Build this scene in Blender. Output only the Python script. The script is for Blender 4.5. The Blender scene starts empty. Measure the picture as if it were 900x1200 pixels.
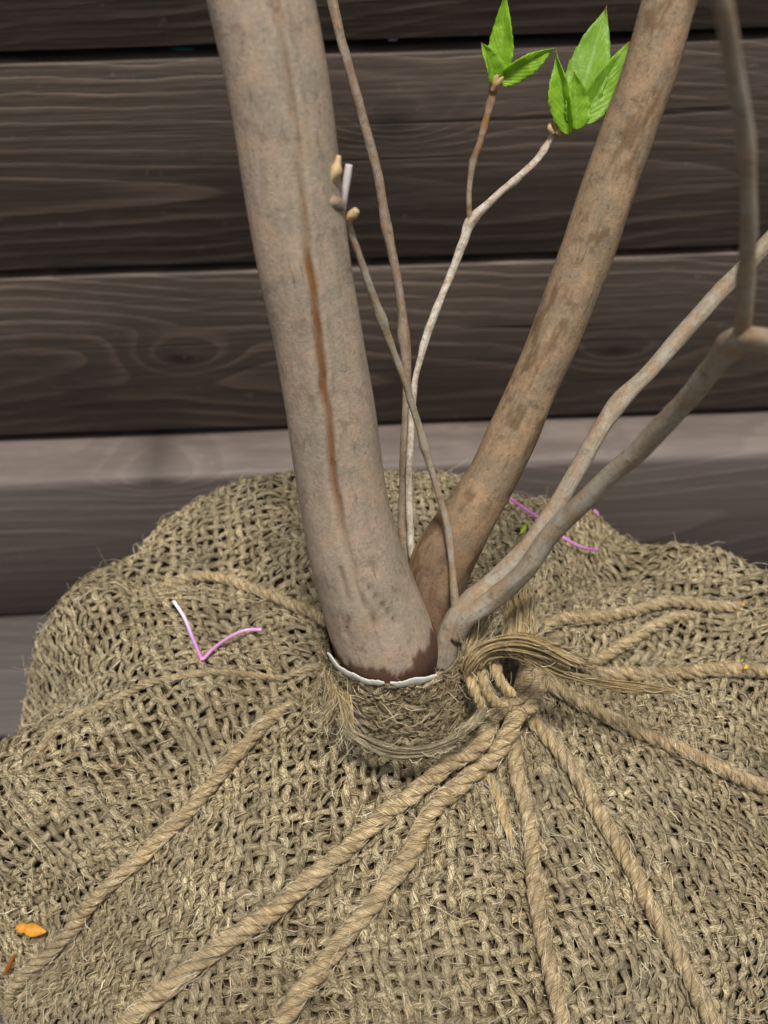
import bpy, bmesh, math, random
import numpy as np
from mathutils import Matrix, Vector
from mathutils.bvhtree import BVHTree

rng = np.random.default_rng(11)
random.seed(11)
S = bpy.context.scene
COL = S.collection

# ------------------------------------------------------------------ camera
PITCH, ROLL, CAMZ, FPX = math.radians(48), math.radians(1.2), .748, 1200.0
CAM = np.array([0., 0., CAMZ])
FWD = np.array([0, math.cos(PITCH), -math.sin(PITCH)])
_r0, _u0 = np.array([1., 0, 0]), np.array([0, math.sin(PITCH), math.cos(PITCH)])
RIGHT = _r0*math.cos(ROLL) - _u0*math.sin(ROLL)
UP = _u0*math.cos(ROLL) + _r0*math.sin(ROLL)
cd = bpy.data.cameras.new('camera'); cam = bpy.data.objects.new('camera', cd); COL.objects.link(cam)
M = Matrix.Identity(4)
for i in range(3):
    M[i][0], M[i][1], M[i][2], M[i][3] = RIGHT[i], UP[i], -FWD[i], CAM[i]
cam.matrix_world = M
cd.sensor_fit = 'VERTICAL'; cd.sensor_height = 36; cd.sensor_width = 27; cd.lens = 36
cd.clip_start = .01; cd.clip_end = 60
cd.dof.use_dof = True; cd.dof.focus_distance = .392; cd.dof.aperture_fstop = 11.5
S.camera = cam

# ------------------------------------------------------------------ sky, sun, exposure
SUN_EL, SUN_AZ = math.radians(80), math.radians(172)      # almost overhead, through thin cloud
W = bpy.data.worlds.new('World'); S.world = W; W.use_nodes = True
nt = W.node_tree; bg = nt.nodes['Background']
sky = nt.nodes.new('ShaderNodeTexSky'); sky.sky_type = 'NISHITA'; sky.sun_disc = False
sky.sun_elevation = SUN_EL; sky.sun_rotation = SUN_AZ; sky.dust_density = 4; sky.air_density = 1.2
hs = nt.nodes.new('ShaderNodeHueSaturation'); hs.inputs['Saturation'].default_value = .3   # overcast: greyed sky
nt.links.new(sky.outputs[0], hs.inputs['Color']); nt.links.new(hs.outputs[0], bg.inputs[0])
bg.inputs[1].default_value = .08
sl = bpy.data.lights.new('sun', 'SUN'); sl.energy = 3.2; sl.angle = math.radians(10); sl.color = (1, .95, .87)
so = bpy.data.objects.new('sun', sl); COL.objects.link(so)
sd = Vector((math.sin(SUN_AZ)*math.cos(SUN_EL), math.cos(SUN_AZ)*math.cos(SUN_EL), math.sin(SUN_EL)))
so.rotation_euler = (-sd).to_track_quat('-Z', 'Y').to_euler(); so.location = sd*3
vs = S.view_settings
vs.view_transform = 'Standard'; vs.look = 'None'; vs.gamma = 1; vs.exposure = .10; vs.use_curve_mapping = False

# ------------------------------------------------------------------ helpers
def at(px, py, d):
    """a point at depth d seen at that place in the 900x1200 photograph"""
    return CAM + d*(FWD + (px-450)/FPX*RIGHT + (600-py)/FPX*UP)
def unit(v):
    return v/np.maximum(np.linalg.norm(v, axis=-1, keepdims=True), 1e-12)
def _h(i, j, k, seed):
    n = (i*374761393 + j*668265263 + k*2147483647 + seed*974711) & 0xffffffff
    n = ((n ^ (n >> 13))*1274126177) & 0xffffffff
    n = ((n ^ (n >> 16))*2246822519) & 0xffffffff
    return ((n ^ (n >> 15)) & 0xffffff)/float(0xffffff)*2-1
def noise(x, y, z=0., seed=0):
    x, y, z = np.broadcast_arrays(np.asarray(x, float), np.asarray(y, float), np.asarray(z, float))
    i, j, k = (np.floor(a).astype(np.int64) for a in (x, y, z))
    f, g, h = x-i, y-j, z-k
    f, g, h = (a*a*a*(a*(a*6-15)+10) for a in (f, g, h))
    o = 0
    for a in (0, 1):
        for b in (0, 1):
            for c in (0, 1):
                o = o + _h(i+a, j+b, k+c, seed)*(f if a else 1-f)*(g if b else 1-g)*(h if c else 1-h)
    return o
def spline(pts, n):
    """Catmull-Rom through rows of any width, n samples, even in chord length"""
    p = np.asarray(pts, float)
    p = np.vstack([2*p[0]-p[1], p, 2*p[-1]-p[-2]])
    d = np.linalg.norm(np.diff(p[1:-1, :3], axis=0), axis=1); L = np.concatenate([[0], np.cumsum(d)])
    q = np.linspace(0, L[-1], n); k = np.clip(np.searchsorted(L, q, 'right')-1, 0, len(d)-1)
    t = ((q-L[k])/d[k])[:, None]
    a, b, c, e = p[k], p[k+1], p[k+2], p[k+3]
    return .5*(2*b + (c-a)*t + (2*a-5*b+4*c-e)*t**2 + (3*b-a-3*c+e)*t**3)
def tangents(P):
    return unit(np.gradient(P, axis=0))

class MB:
    """collects verts / quads / tris and per-vertex attributes into one mesh"""
    def __init__(s): s.v, s.f, s.a, s.n = [], [], {}, 0
    def add(s, v, f, **at_):
        s.v.append(v); s.f.append(f + s.n); s.n += len(v)
        for k, x in at_.items(): s.a.setdefault(k, []).append(np.asarray(x, float))
    def tube(s, P, N, rx, ry, sides, rnd=0., twist=0., cap=True, phase=0., shape=None, extra=None):
        """P (n,3) path, N (n,3) up vectors, rx sideways / ry upward half sizes"""
        n = len(P); T = tangents(P)
        B = unit(np.cross(T, N)); N = unit(np.cross(B, T))
        a = np.arange(sides)/sides*2*math.pi
        rx = np.broadcast_to(rx, n)[:, None, None]; ry = np.broadcast_to(ry, n)[:, None, None]
        ca, sa = np.cos(a)[None, :, None], np.sin(a)[None, :, None]
        k = 1 if shape is None else shape[:, :, None]
        V = P[:, None] + (N[:, None]*ca*ry + B[:, None]*sa*rx)*k
        L = np.concatenate([[0], np.cumsum(np.linalg.norm(np.diff(P, axis=0), axis=1))])
        th = a[None] + phase + twist*L[:, None]
        yv = np.stack([np.cos(th), np.sin(th), np.repeat(L[:, None], sides, 1)], -1).reshape(-1, 3)
        i = np.arange(n-1)[:, None]*sides; j = np.arange(sides)[None]; j2 = (j+1) % sides
        F = np.stack([i+j, i+j2, i+sides+j2, i+sides+j], -1).reshape(-1, 4)
        V = V.reshape(-1, 3); rn = np.full(len(V), rnd)
        ex = {k2: v2.reshape(-1) for k2, v2 in (extra or {}).items()}
        if cap:
            m = len(V); V = np.vstack([V, P[:1], P[-1:]]); yv = np.vstack([yv, yv[:1], yv[-1:]]); rn = np.append(rn, [rnd, rnd])
            ex = {k2: np.append(v2, [v2[0], v2[-1]]) for k2, v2 in ex.items()}
            q = np.arange(sides); q2 = (q+1) % sides; e = (n-1)*sides
            F = np.vstack([F, np.stack([q2, q, np.full(sides, m), np.full(sides, m)], -1),
                           np.stack([e+q, e+q2, np.full(sides, m+1), np.full(sides, m+1)], -1)])
        s.add(V, F, yv=yv, rnd=rn, **ex)
    def build(s, name, mat, parent=None, smooth=True):
        v = np.concatenate(s.v); f = np.concatenate(s.f)
        me = bpy.data.meshes.new(name)
        tri = f[:, 2] == f[:, 3]
        fl = np.concatenate([f[~tri].ravel(), f[tri][:, :3].ravel()])
        nq, n3 = int((~tri).sum()), int(tri.sum())
        me.vertices.add(len(v)); me.vertices.foreach_set('co', v.astype(np.float32).ravel())
        me.loops.add(len(fl)); me.loops.foreach_set('vertex_index', fl.astype(np.int32))
        me.polygons.add(nq+n3)
        st = np.concatenate([np.arange(nq)*4, nq*4+np.arange(n3)*3])
        me.polygons.foreach_set('loop_start', st.astype(np.int32))
        if smooth: me.polygons.foreach_set('use_smooth', np.ones(nq+n3, bool))
        for k, x in s.a.items():
            x = np.concatenate(x)
            if x.ndim == 2:
                at_ = me.attributes.new(k, 'FLOAT_VECTOR', 'POINT'); at_.data.foreach_set('vector', x.astype(np.float32).ravel())
            else:
                at_ = me.attributes.new(k, 'FLOAT', 'POINT'); at_.data.foreach_set('value', x.astype(np.float32))
        me.update(calc_edges=True); me.validate()
        me.materials.append(mat)
        o = bpy.data.objects.new(name, me); COL.objects.link(o)
        if parent is not None: o.parent = parent; o.matrix_parent_inverse = parent.matrix_basis.inverted()
        return o
def tag(o, label=None, cat=None, group=None, kind=None):
    for k, x in (('label', label), ('category', cat), ('group', group), ('kind', kind)):
        if x: o[k] = x
    return o
def empty(name, loc, label=None, cat=None, group=None, kind=None):
    o = bpy.data.objects.new(name, None); COL.objects.link(o); o.location = Vector([float(q) for q in loc]); o.empty_display_size = .02
    return tag(o, label, cat, group, kind)

# ------------------------------------------------------------------ materials
class Mat:
    def __init__(s, name, rough=.7, spec=.3):
        s.m = bpy.data.materials.new(name); s.m.use_nodes = True; s.t = s.m.node_tree
        s.b = s.t.nodes['Principled BSDF']; s.b.inputs['Roughness'].default_value = rough
        s.b.inputs['Specular IOR Level'].default_value = spec
    def n(s, ty, ins=None, **kw):
        x = s.t.nodes.new(ty)
        for k, v in kw.items(): setattr(x, k, v)
        for k, v in (ins or {}).items():
            if hasattr(v, 'is_output'): s.t.links.new(v, x.inputs[k])
            else: x.inputs[k].default_value = v
        return x
    def math(s, op, a, b=0., c=0., clamp=False):
        return s.n('ShaderNodeMath', {0: a, 1: b, 2: c}, operation=op, use_clamp=clamp).outputs[0]
    def attr(s, name, out='Fac', ty='GEOMETRY'):
        return s.n('ShaderNodeAttribute', attribute_name=name, attribute_type=ty).outputs[out]
    def noise(s, vec, scale, detail=3, rough=.55, dist=0., out='Fac'):
        return s.n('ShaderNodeTexNoise', {'Vector': vec, 'Scale': scale, 'Detail': detail, 'Roughness': rough, 'Distortion': dist}).outputs[out]
    def ramp(s, fac, stops):
        r = s.n('ShaderNodeValToRGB', {'Fac': fac}); e = r.color_ramp.elements
        while len(e) < len(stops): e.new(.5)
        for q, (p, c) in zip(e, stops):
            q.position = p; q.color = (*c, 1) if len(c) == 3 else c
        return r.outputs[0]
    def mix(s, fac, a, b, blend='MIX'):
        x = s.n('ShaderNodeMix', data_type='RGBA', blend_type=blend)
        for sock, v in ((x.inputs['Factor'], fac), (x.inputs[6], a), (x.inputs[7], b)):
            if hasattr(v, 'is_output'): s.t.links.new(v, sock)
            else: sock.default_value = v if isinstance(v, (int, float)) else (*v, 1)
        return x.outputs[2]
    def mapping(s, vec, scale=(1, 1, 1), loc=(0, 0, 0)):
        return s.n('ShaderNodeMapping', {'Vector': vec, 'Scale': scale, 'Location': loc}).outputs[0]
    def pos(s): return s.n('ShaderNodeNewGeometry').outputs['Position']
    def color(s, c): s.t.links.new(c, s.b.inputs['Base Color'])
    def bump(s, h, strength, dist):
        s.t.links.new(s.n('ShaderNodeBump', {'Height': h, 'Strength': strength, 'Distance': dist}).outputs[0], s.b.inputs['Normal'])
    def rough(s, r): s.t.links.new(r, s.b.inputs['Roughness'])

def jute(name, dark, mid, light, freq=3.4, blotch=None, amp=.0011):
    m = Mat(name, .48, .55)
    yv = m.attr('yv', 'Vector'); rnd = m.attr('rnd')
    off = m.n('ShaderNodeCombineXYZ', {2: m.math('MULTIPLY', rnd, 37.)}).outputs[0]
    v = m.n('ShaderNodeVectorMath', {0: m.mapping(yv, (1, 1, 45)), 1: off}, operation='ADD').outputs[0]
    fib = m.noise(v, freq, 4, .7)
    c = m.ramp(fib, [(.36, dark), (.49, mid), (.63, light)])
    p = m.pos()
    big = m.noise(p, 26, 2)                                    # sacking soaked and faded in patches
    c = m.mix(m.math('MULTIPLY', m.ramp(big, [(.42, (0, 0, 0)), (.66, (1, 1, 1))]), .5), c, blotch or mid)
    c = m.mix(m.math('MULTIPLY', m.ramp(m.noise(p, 14, 4, .65), [(.50, (0, 0, 0)), (.68, (1, 1, 1))]), .38), c, tuple(x*.42 for x in mid))     # darker, damp patches
    tone = m.math('ADD', m.math('MULTIPLY', rnd, .46), m.math('MULTIPLY_ADD', m.noise(p, 170, 3, .6), 1.5, .02))
    c = m.mix(1., c, m.n('ShaderNodeCombineColor', {0: tone, 1: tone, 2: tone}).outputs[0], 'MULTIPLY')
    m.color(c); m.bump(fib, 1., amp)
    return m.m

JUTE = jute('burlap_jute', (.040, .025, .010), (.35, .265, .135), (.92, .80, .54), blotch=(.34, .29, .19))
ROPE = jute('rope_jute', (.12, .070, .026), (.49, .350, .175), (.92, .76, .48), 4.6, blotch=(.46, .36, .22))
GOLD = jute('loose_jute', (.30, .18, .06), (.66, .46, .20), (.93, .76, .44), 3.4, blotch=(.62, .45, .21))
FUZZ = jute('fuzz_jute', (.45, .36, .22), (.70, .60, .41), (.93, .88, .72), 1.0, blotch=(.72, .65, .48))
STRAND = jute('strand_jute', (.17, .115, .05), (.42, .32, .165), (.80, .68, .45), 1.0, blotch=(.42, .34, .20))

def bark(name, base, warm, cool, dark, scale=1., stain=(.21, .092, .026), wet=(.085, .035, .022)):
    m = Mat(name, .68, .28)
    yv = m.attr('yv', 'Vector'); p = m.pos()
    st = m.mapping(yv, (.020, .020, .5))                        # stretched along the stem
    n1 = m.noise(p, 110*scale, 6, .7); n2 = m.noise(p, 60*scale, 6, .68, .4); n3 = m.noise(p, 520, 4, .75)
    n4 = m.noise(st, 240, 4, .7)
    n5 = m.noise(p, 900, 2, .6)
    c = m.mix(m.ramp(n1, [(.42, (0, 0, 0)), (.58, (1, 1, 1))]), base, warm)
    c = m.mix(m.ramp(n2, [(.44, (0, 0, 0)), (.60, (1, 1, 1))]), c, cool)
    c = m.mix(m.math('MULTIPLY', m.ramp(m.noise(p, 105*scale, 6, .75), [(.55, (0, 0, 0)), (.64, (1, 1, 1))]), .6), c, dark)
    c = m.mix(m.math('MULTIPLY', m.ramp(n3, [(.42, (0, 0, 0)), (.75, (1, 1, 1))]), .35), c, tuple(min(1, x*1.7) for x in base))
    c = m.mix(m.math('MULTIPLY', m.ramp(n4, [(.52, (0, 0, 0)), (.72, (1, 1, 1))]), .35), c, dark)
    c = m.mix(m.math('MULTIPLY', m.ramp(n5, [(.50, (0, 0, 0)), (.75, (1, 1, 1))]), .35), c, dark)
    vl = m.n('ShaderNodeTexVoronoi', {'Vector': m.mapping(yv, (.010, .010, 2.2)), 'Scale': 210.}, feature='F1').outputs['Distance']   # lenticels
    vl = m.ramp(vl, [(.10, (1, 1, 1)), (.19, (0, 0, 0))])
    c = m.mix(m.math('MULTIPLY', vl, .22), c, tuple(min(1, x*1.6) for x in base))
    fis = m.noise(m.mapping(yv, (.028, .028, .28)), 330, 5, .8)                       # fine fissures along the stem
    fis = m.ramp(fis, [(.60, (0, 0, 0)), (.68, (1, 1, 1))])
    c = m.mix(m.math('MULTIPLY', fis, .40), c, tuple(x*.55 for x in dark))
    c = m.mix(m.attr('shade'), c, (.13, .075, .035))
    c = m.mix(m.attr('wet'), c, wet)
    c = m.mix(m.attr('stain'), c, stain)
    m.color(c)
    h = m.math('ADD', m.math('MULTIPLY', n3, .6), m.math('MULTIPLY', n4, .6)); h = m.math('ADD', h, m.math('MULTIPLY', n5, .45)); h = m.math('ADD', h, m.math('MULTIPLY', vl, .10)); h = m.math('SUBTRACT', h, m.math('MULTIPLY', fis, .45))
    m.bump(h, .7, .00042)
    return m.m
BARK_MAIN = bark('bark_grey_tan', (.36, .282, .220), (.43, .31, .215), (.30, .255, .19), (.17, .12, .085))
BARK_RUST = bark('bark_rust_brown', (.275, .190, .115), (.36, .235, .135), (.23, .18, .12), (.10, .064, .040), 1.6)
BARK_GREY = bark('bark_grey', (.30, .245, .18), (.34, .225, .13), (.36, .33, .27), (.14, .10, .065), 2.2)
BARK_PALE = bark('bark_pale_twig', (.50, .44, .36), (.38, .26, .15), (.62, .57, .50), (.17, .12, .08), 4.)
BARK_DARK = bark('bark_dark_twig', (.21, .155, .11), (.29, .18, .10), (.28, .23, .18), (.10, .07, .045), 3.)

def wood(name, dark, mid, light, ring=.0075, contrast=1.):
    """sawn board: growth rings cut at a slant, bulging round two knots whose places the board carries"""
    m = Mat(name, .58, .3)
    tc = m.n('ShaderNodeTexCoord').outputs['Object']; ob = lambda k: m.attr(k, 'Fac', 'OBJECT'); seed = ob('seed')
    off = m.n('ShaderNodeCombineXYZ', {0: m.math('MULTIPLY', seed, 3.7), 1: m.math('MULTIPLY', seed, 1.3), 2: m.math('MULTIPLY', seed, 2.1)}).outputs[0]
    v = m.n('ShaderNodeVectorMath', {0: tc, 1: off}, operation='ADD').outputs[0]
    xyz = m.n('ShaderNodeSeparateXYZ', {0: tc}); X, Z = xyz.outputs[0], xyz.outputs[2]
    warp = m.noise(m.mapping(v, (1.5, 2, 1.5)), 1.6, 1, .4)
    warp2 = m.noise(m.mapping(v, (5, 10, 9)), 1.6, 2, .5)
    warp3 = m.noise(m.mapping(v, (26, 30, 60)), 1.6, 3, .6)
    z = m.math('ADD', Z, m.math('MULTIPLY', m.math('SUBTRACT', warp, .5), .12))
    z = m.math('ADD', z, m.math('MULTIPLY', m.math('SUBTRACT', warp2, .5), .014))
    z = m.math('ADD', z, m.math('MULTIPLY', m.math('SUBTRACT', warp3, .5), .0035))
    z = m.math('ADD', z, m.math('MULTIPLY', m.math('SINE', m.math('MULTIPLY', seed, 5.1)), .03))
    d = m.math('MULTIPLY_ADD', X, .05, m.math('MULTIPLY_ADD', m.math('SINE', m.math('MULTIPLY', seed, 9.7)), .015, .02))
    r = m.math('SQRT', m.math('ADD', m.math('MULTIPLY', z, z), m.math('MULTIPLY', d, d)))
    core = None
    for q in ('1', '2'):
        dx = m.math('MULTIPLY', m.math('SUBTRACT', X, ob('knot_x'+q)), .42); dz = m.math('SUBTRACT', Z, ob('knot_z'+q))
        d2 = m.math('ADD', m.math('MULTIPLY', dx, dx), m.math('MULTIPLY', dz, dz))
        g = m.math('EXPONENT', m.math('MULTIPLY', d2, -1/.019**2))
        r = m.math('ADD', r, m.math('MULTIPLY', g, .030))
        c1 = m.math('EXPONENT', m.math('MULTIPLY', d2, -1/.0065**2)); core = c1 if core is None else m.math('MAXIMUM', core, c1)
    rings = m.math('FRACT', m.math('DIVIDE', r, ring))
    late = m.ramp(rings, [(0, (0, 0, 0)), (.45, (.10, .10, .10)), (.66, (.75, .75, .75)), (.84, (1, 1, 1)), (.92, (0, 0, 0))])
    fine = m.noise(m.mapping(v, (9, 60, 420)), 1., 4, .7)
    fine2 = m.noise(m.mapping(v, (40, 200, 1500)), 1., 2, .6)
    patch = m.noise(m.mapping(v, (4, 8, 14)), 1., 3, .55)
    f = m.math('MULTIPLY', late, m.ramp(patch, [(.30, (.05, .05, .05)), (.62, (1, 1, 1))]))
    c = m.mix(m.math('MULTIPLY', f, .9*contrast), mid, light)
    c = m.mix(m.math('MULTIPLY', m.ramp(fine2, [(.45, (0, 0, 0)), (.70, (1, 1, 1))]), .35), c, light)
    c = m.mix(m.ramp(fine, [(.35, (.7, .7, .7)), (.58, (0, 0, 0))]), c, dark)
    c = m.mix(m.math('MULTIPLY', core, .85), c, tuple(.55*x for x in dark))
    crack = m.ramp(m.noise(m.mapping(v, (2.2, 30, 150)), 1., 2, .5), [(.70, (0, 0, 0)), (.735, (1, 1, 1))])     # drying checks
    c = m.mix(m.math('MULTIPLY', crack, .75), c, tuple(.35*x for x in dark))
    c = m.mix(m.math('MULTIPLY', m.ramp(m.noise(tc, 120, 2, .5), [(.71, (0, 0, 0)), (.76, (1, 1, 1))]), .25), c, (.30, .28, .26))
    m.color(c)
    h = m.math('ADD', m.math('MULTIPLY', f, .7), m.math('MULTIPLY', fine, .5)); h = m.math('ADD', h, m.math('MULTIPLY', fine2, .25)); h = m.math('SUBTRACT', h, crack)
    m.bump(h, .6, .0012)
    m.rough(m.math('MULTIPLY_ADD', fine, .25, .42))
    return m.m
WOOD_WALL = wood('wall_plank_wood', (.048, .036, .029), (.094, .071, .058), (.25, .188, .142), .0088)
WOOD_SILL = wood('sill_wood', (.105, .083, .072), (.155, .124, .110), (.22, .18, .16), .012, .9)
WOOD_DECK = wood('deck_wood', (.045, .038, .035), (.082, .070, .065), (.12, .104, .096), .010, .8)

def plain(name, c, rough=.5, spec=.4, sc=200, var=.35):
    m = Mat(name, rough, spec); n = m.noise(m.pos(), sc, 3)
    m.color(m.mix(n, tuple(x*(1-var) for x in c), tuple(min(1, x*(1+var)) for x in c))); m.bump(n, .3, .0004)
    return m.m
SOIL = Mat('soil', .95, .1)
_n = SOIL.noise(SOIL.pos(), 90, 4, .7)
SOIL.color(SOIL.ramp(_n, [(.35, (.022, .015, .010)), (.55, (.055, .036, .024)), (.68, (.10, .05, .045)), (.8, (.20, .155, .09))]))
SOIL.bump(_n, .8, .003); SOIL = SOIL.m
m = Mat('inner_sacking', .9, .15); p_ = m.pos()
_n = m.noise(p_, 330, 5, .75); _k = m.noise(p_, 45, 3, .6)
c = m.ramp(_n, [(.36, (.022, .014, .008)), (.50, (.12, .086, .044)), (.64, (.36, .285, .16))])
c = m.mix(m.ramp(_k, [(.56, (0, 0, 0)), (.66, (.8, .8, .8))]), c, (.055, .035, .032))
m.color(c); m.bump(_n, 1., .0025); INNER = m.m
GROUND = plain('ground_soil', (.03, .025, .02), .95, .1, 40)
WHITE = plain('white_plastic', (.66, .64, .58), .55, .3, 500, .35)
STUB = plain('dry_white_twig', (.62, .55, .55), .6, .3, 400, .15)
KNOB = plain('dry_tan_bud', (.55, .40, .21), .65, .3, 600, .45)
ORANGE = plain('orange_bud_scale', (.62, .27, .035), .45, .4, 420, .55)
DKORANGE = plain('brown_bud_scale', (.45, .14, .02), .5, .4, 260, .4)
YELLOW = plain('yellow_flake', (.75, .48, .03), .5, .4, 260, .3)
SCALE = plain('bud_scale_tan', (.42, .27, .13), .55, .35, 500, .45)
LIME = plain('lime_flake', (.35, .50, .03), .5, .4, 260, .3)
TEAL = plain('teal_gap_light', (.02, .16, .17), .4, .4, 100, .3)  # surface colour standing in for teal light in the plank gap
PALEBLUE = plain('pale_gap_light', (.5, .52, .62), .4, .4, 300, .3)  # pale light seen through the gap, painted as a colour

m = Mat('pink_nylon', .3, .6); y = m.attr('yv', 'Vector'); z = m.n('ShaderNodeSeparateXYZ', {0: y}).outputs[2]
m.color(m.ramp(m.math('MULTIPLY', z, 16.), [(0, (.86, .80, .86)), (.10, (.82, .72, .84)), (.38, (.62, .32, .74)), (.55, (.70, .26, .62)), (1, (.76, .42, .72))]))
PINK = m.m
m = Mat('magenta_nylon', .3, .6); m.color(m.ramp(m.noise(m.pos(), 90, 2), [(.35, (.62, .16, .56)), (.65, (.74, .32, .68))])); MAGENTA = m.m

m = Mat('young_leaf', .42, .4); uvw = m.attr('yv', 'Vector'); sx = m.n('ShaderNodeSeparateXYZ', {0: uvw})
ax = m.math('ABSOLUTE', sx.outputs[0])
vein = m.math('SINE', m.math('MULTIPLY', m.math('SUBTRACT', sx.outputs[1], m.math('MULTIPLY', ax, .32)), 58.))
rn = m.attr('rnd'); nz = m.noise(m.pos(), 260, 4, .6)
c = m.mix(m.ramp(nz, [(.3, (0, 0, 0)), (.7, (1, 1, 1))]), (.27, .53, .014), (.48, .76, .05))
c = m.mix(m.math('MULTIPLY', rn, .75), c, (.34, .58, .10))
c = m.mix(m.math('MULTIPLY', m.ramp(vein, [(.70, (0, 0, 0)), (.98, (1, 1, 1))]), .10), c, (.40, .66, .16))
c = m.mix(m.math('MULTIPLY', m.ramp(ax, [(.03, (1, 1, 1)), (.10, (0, 0, 0))]), .6), c, (.44, .68, .18))
c = m.mix(m.ramp(sx.outputs[1], [(.93, (0, 0, 0)), (1, (1, 1, 1))]), c, (.36, .13, .03))
m.color(c)
m.bump(m.math('ADD', m.math('MULTIPLY', vein, .10), m.math('MULTIPLY', nz, 1.2)), .6, .0007)
tr = m.n('ShaderNodeBsdfTranslucent'); m.t.links.new(c, tr.inputs[0])
ms = m.n('ShaderNodeMixShader', {0: .5}); m.t.links.new(m.b.outputs[0], ms.inputs[1]); m.t.links.new(tr.outputs[0], ms.inputs[2])
m.t.links.new(ms.outputs[0], m.t.nodes['Material Output'].inputs[0])
LEAF = m.m

# ------------------------------------------------------------------ the setting: plank wall, sill beam, deck, ground
WALL_YAW = math.radians(1.5)
def board_mesh(name, length, height, thick, mat, seed, bev=.0016):
    nx = 70; x = np.linspace(-length/2, length/2, nx)
    h, t = height/2, thick/2
    prof = [(-t, -h+bev), (-t+bev*.35, -h+bev*.35), (-t+bev, -h), (t-bev, -h), (t-bev*.35, -h+bev*.35), (t, -h+bev),
            (t, h-bev), (t-bev*.35, h-bev*.35), (t-bev, h), (-t+bev, h), (-t+bev*.35, h-bev*.35), (-t, h-bev)]
    k = len(prof); V = np.zeros((nx, k, 3))
    for j, (py, pz) in enumerate(prof):
        V[:, j, 0] = x
        V[:, j, 1] = py + .0006*noise(x*5, j*.3, seed)
        V[:, j, 2] = pz + .0010*noise(x*3.1, np.sign(pz)*7, seed) + .0004*noise(x*22, j*1.7, seed+3)
    b = MB(); i = np.arange(nx-1)[:, None]*k; j = np.arange(k)[None]; j2 = (j+1) % k
    F = np.stack([i+j, i+k+j, i+k+j2, i+j2], -1).reshape(-1, 4)
    b.add(V.reshape(-1, 3), F)
    for e in (0, nx-1):
        c = V[e].mean(0)[None]; vv = np.vstack([V[e], c]); q = np.arange(k); q2 = (q+1) % k
        b.add(vv, np.stack([q, q2, np.full(k, k), np.full(k, k)], -1) if e == 0 else np.stack([q2, q, np.full(k, k), np.full(k, k)], -1))
    o = b.build(name, mat, None, smooth=False)
    return o
WALL_Y = .61
wall = empty('plank_wall', (0, WALL_Y, 0), 'dark brown wall of horizontal grooved planks behind the potted-up shrub', 'wall')
wall['label'] = 'dark brown weathered wall of wide horizontal planks behind the wrapped root ball'
wall.rotation_euler.z = WALL_YAW
edges = [(.1795, .3285, .0), (.3345, .4780, .001), (.4855, .632, .0), (.638, .782, .001), (.788, .935, 0)]
bpy.context.view_layer.update()
for i, (z0, z1, dy) in enumerate(edges):
    o = board_mesh('plank', 3.6, z1-z0, .024, WOOD_WALL, 3+i*5)
    o.parent = wall; o.location = (.05, .012+dy, (z0+z1)/2); o['seed'] = [1.35, 2.62, .48, 3.9, 5.2][i]
    for k_, v_ in zip(('knot_x1', 'knot_z1', 'knot_x2', 'knot_z2'), [(-.20, .0, .13, -.008), (-.04, .028, -.42, -.02), (.3, .02, -.5, .03), (.1, 0, -.4, .02), (.4, 0, -.2, .01)][i]): o[k_] = v_
o = board_mesh('sill_beam', 3.6, .172, .060, WOOD_SILL, 40, .006)
o.parent = wall; o.location = (.05, -.047+.030, .0875); o['seed'] = 7.3; o['knot_x1'], o['knot_z1'], o['knot_x2'], o['knot_z2'] = -.23, .082, .4, .02
o = board_mesh('light_block_sheet', 3.6, .93, .004, GROUND, 50, .001); o.parent = wall; o.location = (.05, .0265+.004, .478)  # unseen sheet, added to stop light from behind so the gaps stay dark
deck = empty('deck', (0, 0, 0), kind='structure')
for i in range(5):
    o = board_mesh('deck_board', 3.8, .193, .024, WOOD_DECK, 60+i); o.parent = deck
    o.location = (0, WALL_Y+.022-.0965-.200*i, -.0125); o.rotation_euler = (-math.pi/2, 0, WALL_YAW*.6); o['seed'] = 11.3+i*1.9; o['knot_x1'], o['knot_z1'], o['knot_x2'], o['knot_z2'] = -.7+.2*i, 0., .5, .0
b = MB(); b.add(np.array([[-2, -2, -.09], [2, -2, -.09], [2, 2, -.09], [-2, 2, -.09]], float), np.array([[0, 1, 2, 3]]))
tag(b.build('ground', GROUND), kind='structure')

# ------------------------------------------------------------------ root ball surface
NECK = np.array([.006, .222])
BUMPS = [(0.1916, 0.0728, 0.0517), (0.1481, 0.0835, 0.0022), (0.1615, 0.1262, 0.0296), (0.1168, 0.1235, -0.0031), (0.117, 0.1683, 0.0198), (0.0751, 0.1525, -0.0014), (0.0266, 0.1679, 0.0064), (0.0014, 0.205, 0.0002), (-0.0242, 0.1683, 0.0091), (-0.0593, 0.1963, 0.003), (-0.0729, 0.1536, 0.0151), (-0.1146, 0.17, 0.0025), (-0.1151, 0.1251, 0.0), (-0.1469, 0.0855, 0.0221), (-0.1906, 0.0755, 0.0126), (-0.1656, 0.0382, -0.006), (-0.2044, 0.0157, 0.0114), (-0.1695, -0.0125, 0.03), (-0.1999, -0.0454, -0.0078), (-0.1583, -0.062, -0.0079), (0.1662, 0.0359, 0.005), (-0.205, 0.045, -0.0184), (-0.185, 0.1, 0.006), (-0.09, 0.2, 0.0046), (0.09, 0.205, -0.0052), (0.205, 0.1, 0.0071), (0.13, 0.15, -0.017), (-0.13, 0.15, 0.0139), (-0.16, 0.06, -0.0111)]   # humps of sacking bulging between the ropes: place on the cloth, height
R0, ZC, HH, NEXP = .212, .19, .178, 3.0
_tau = np.linspace(0, math.pi*.86, 600); _c, _s = np.cos(_tau), np.sin(_tau)
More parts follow.
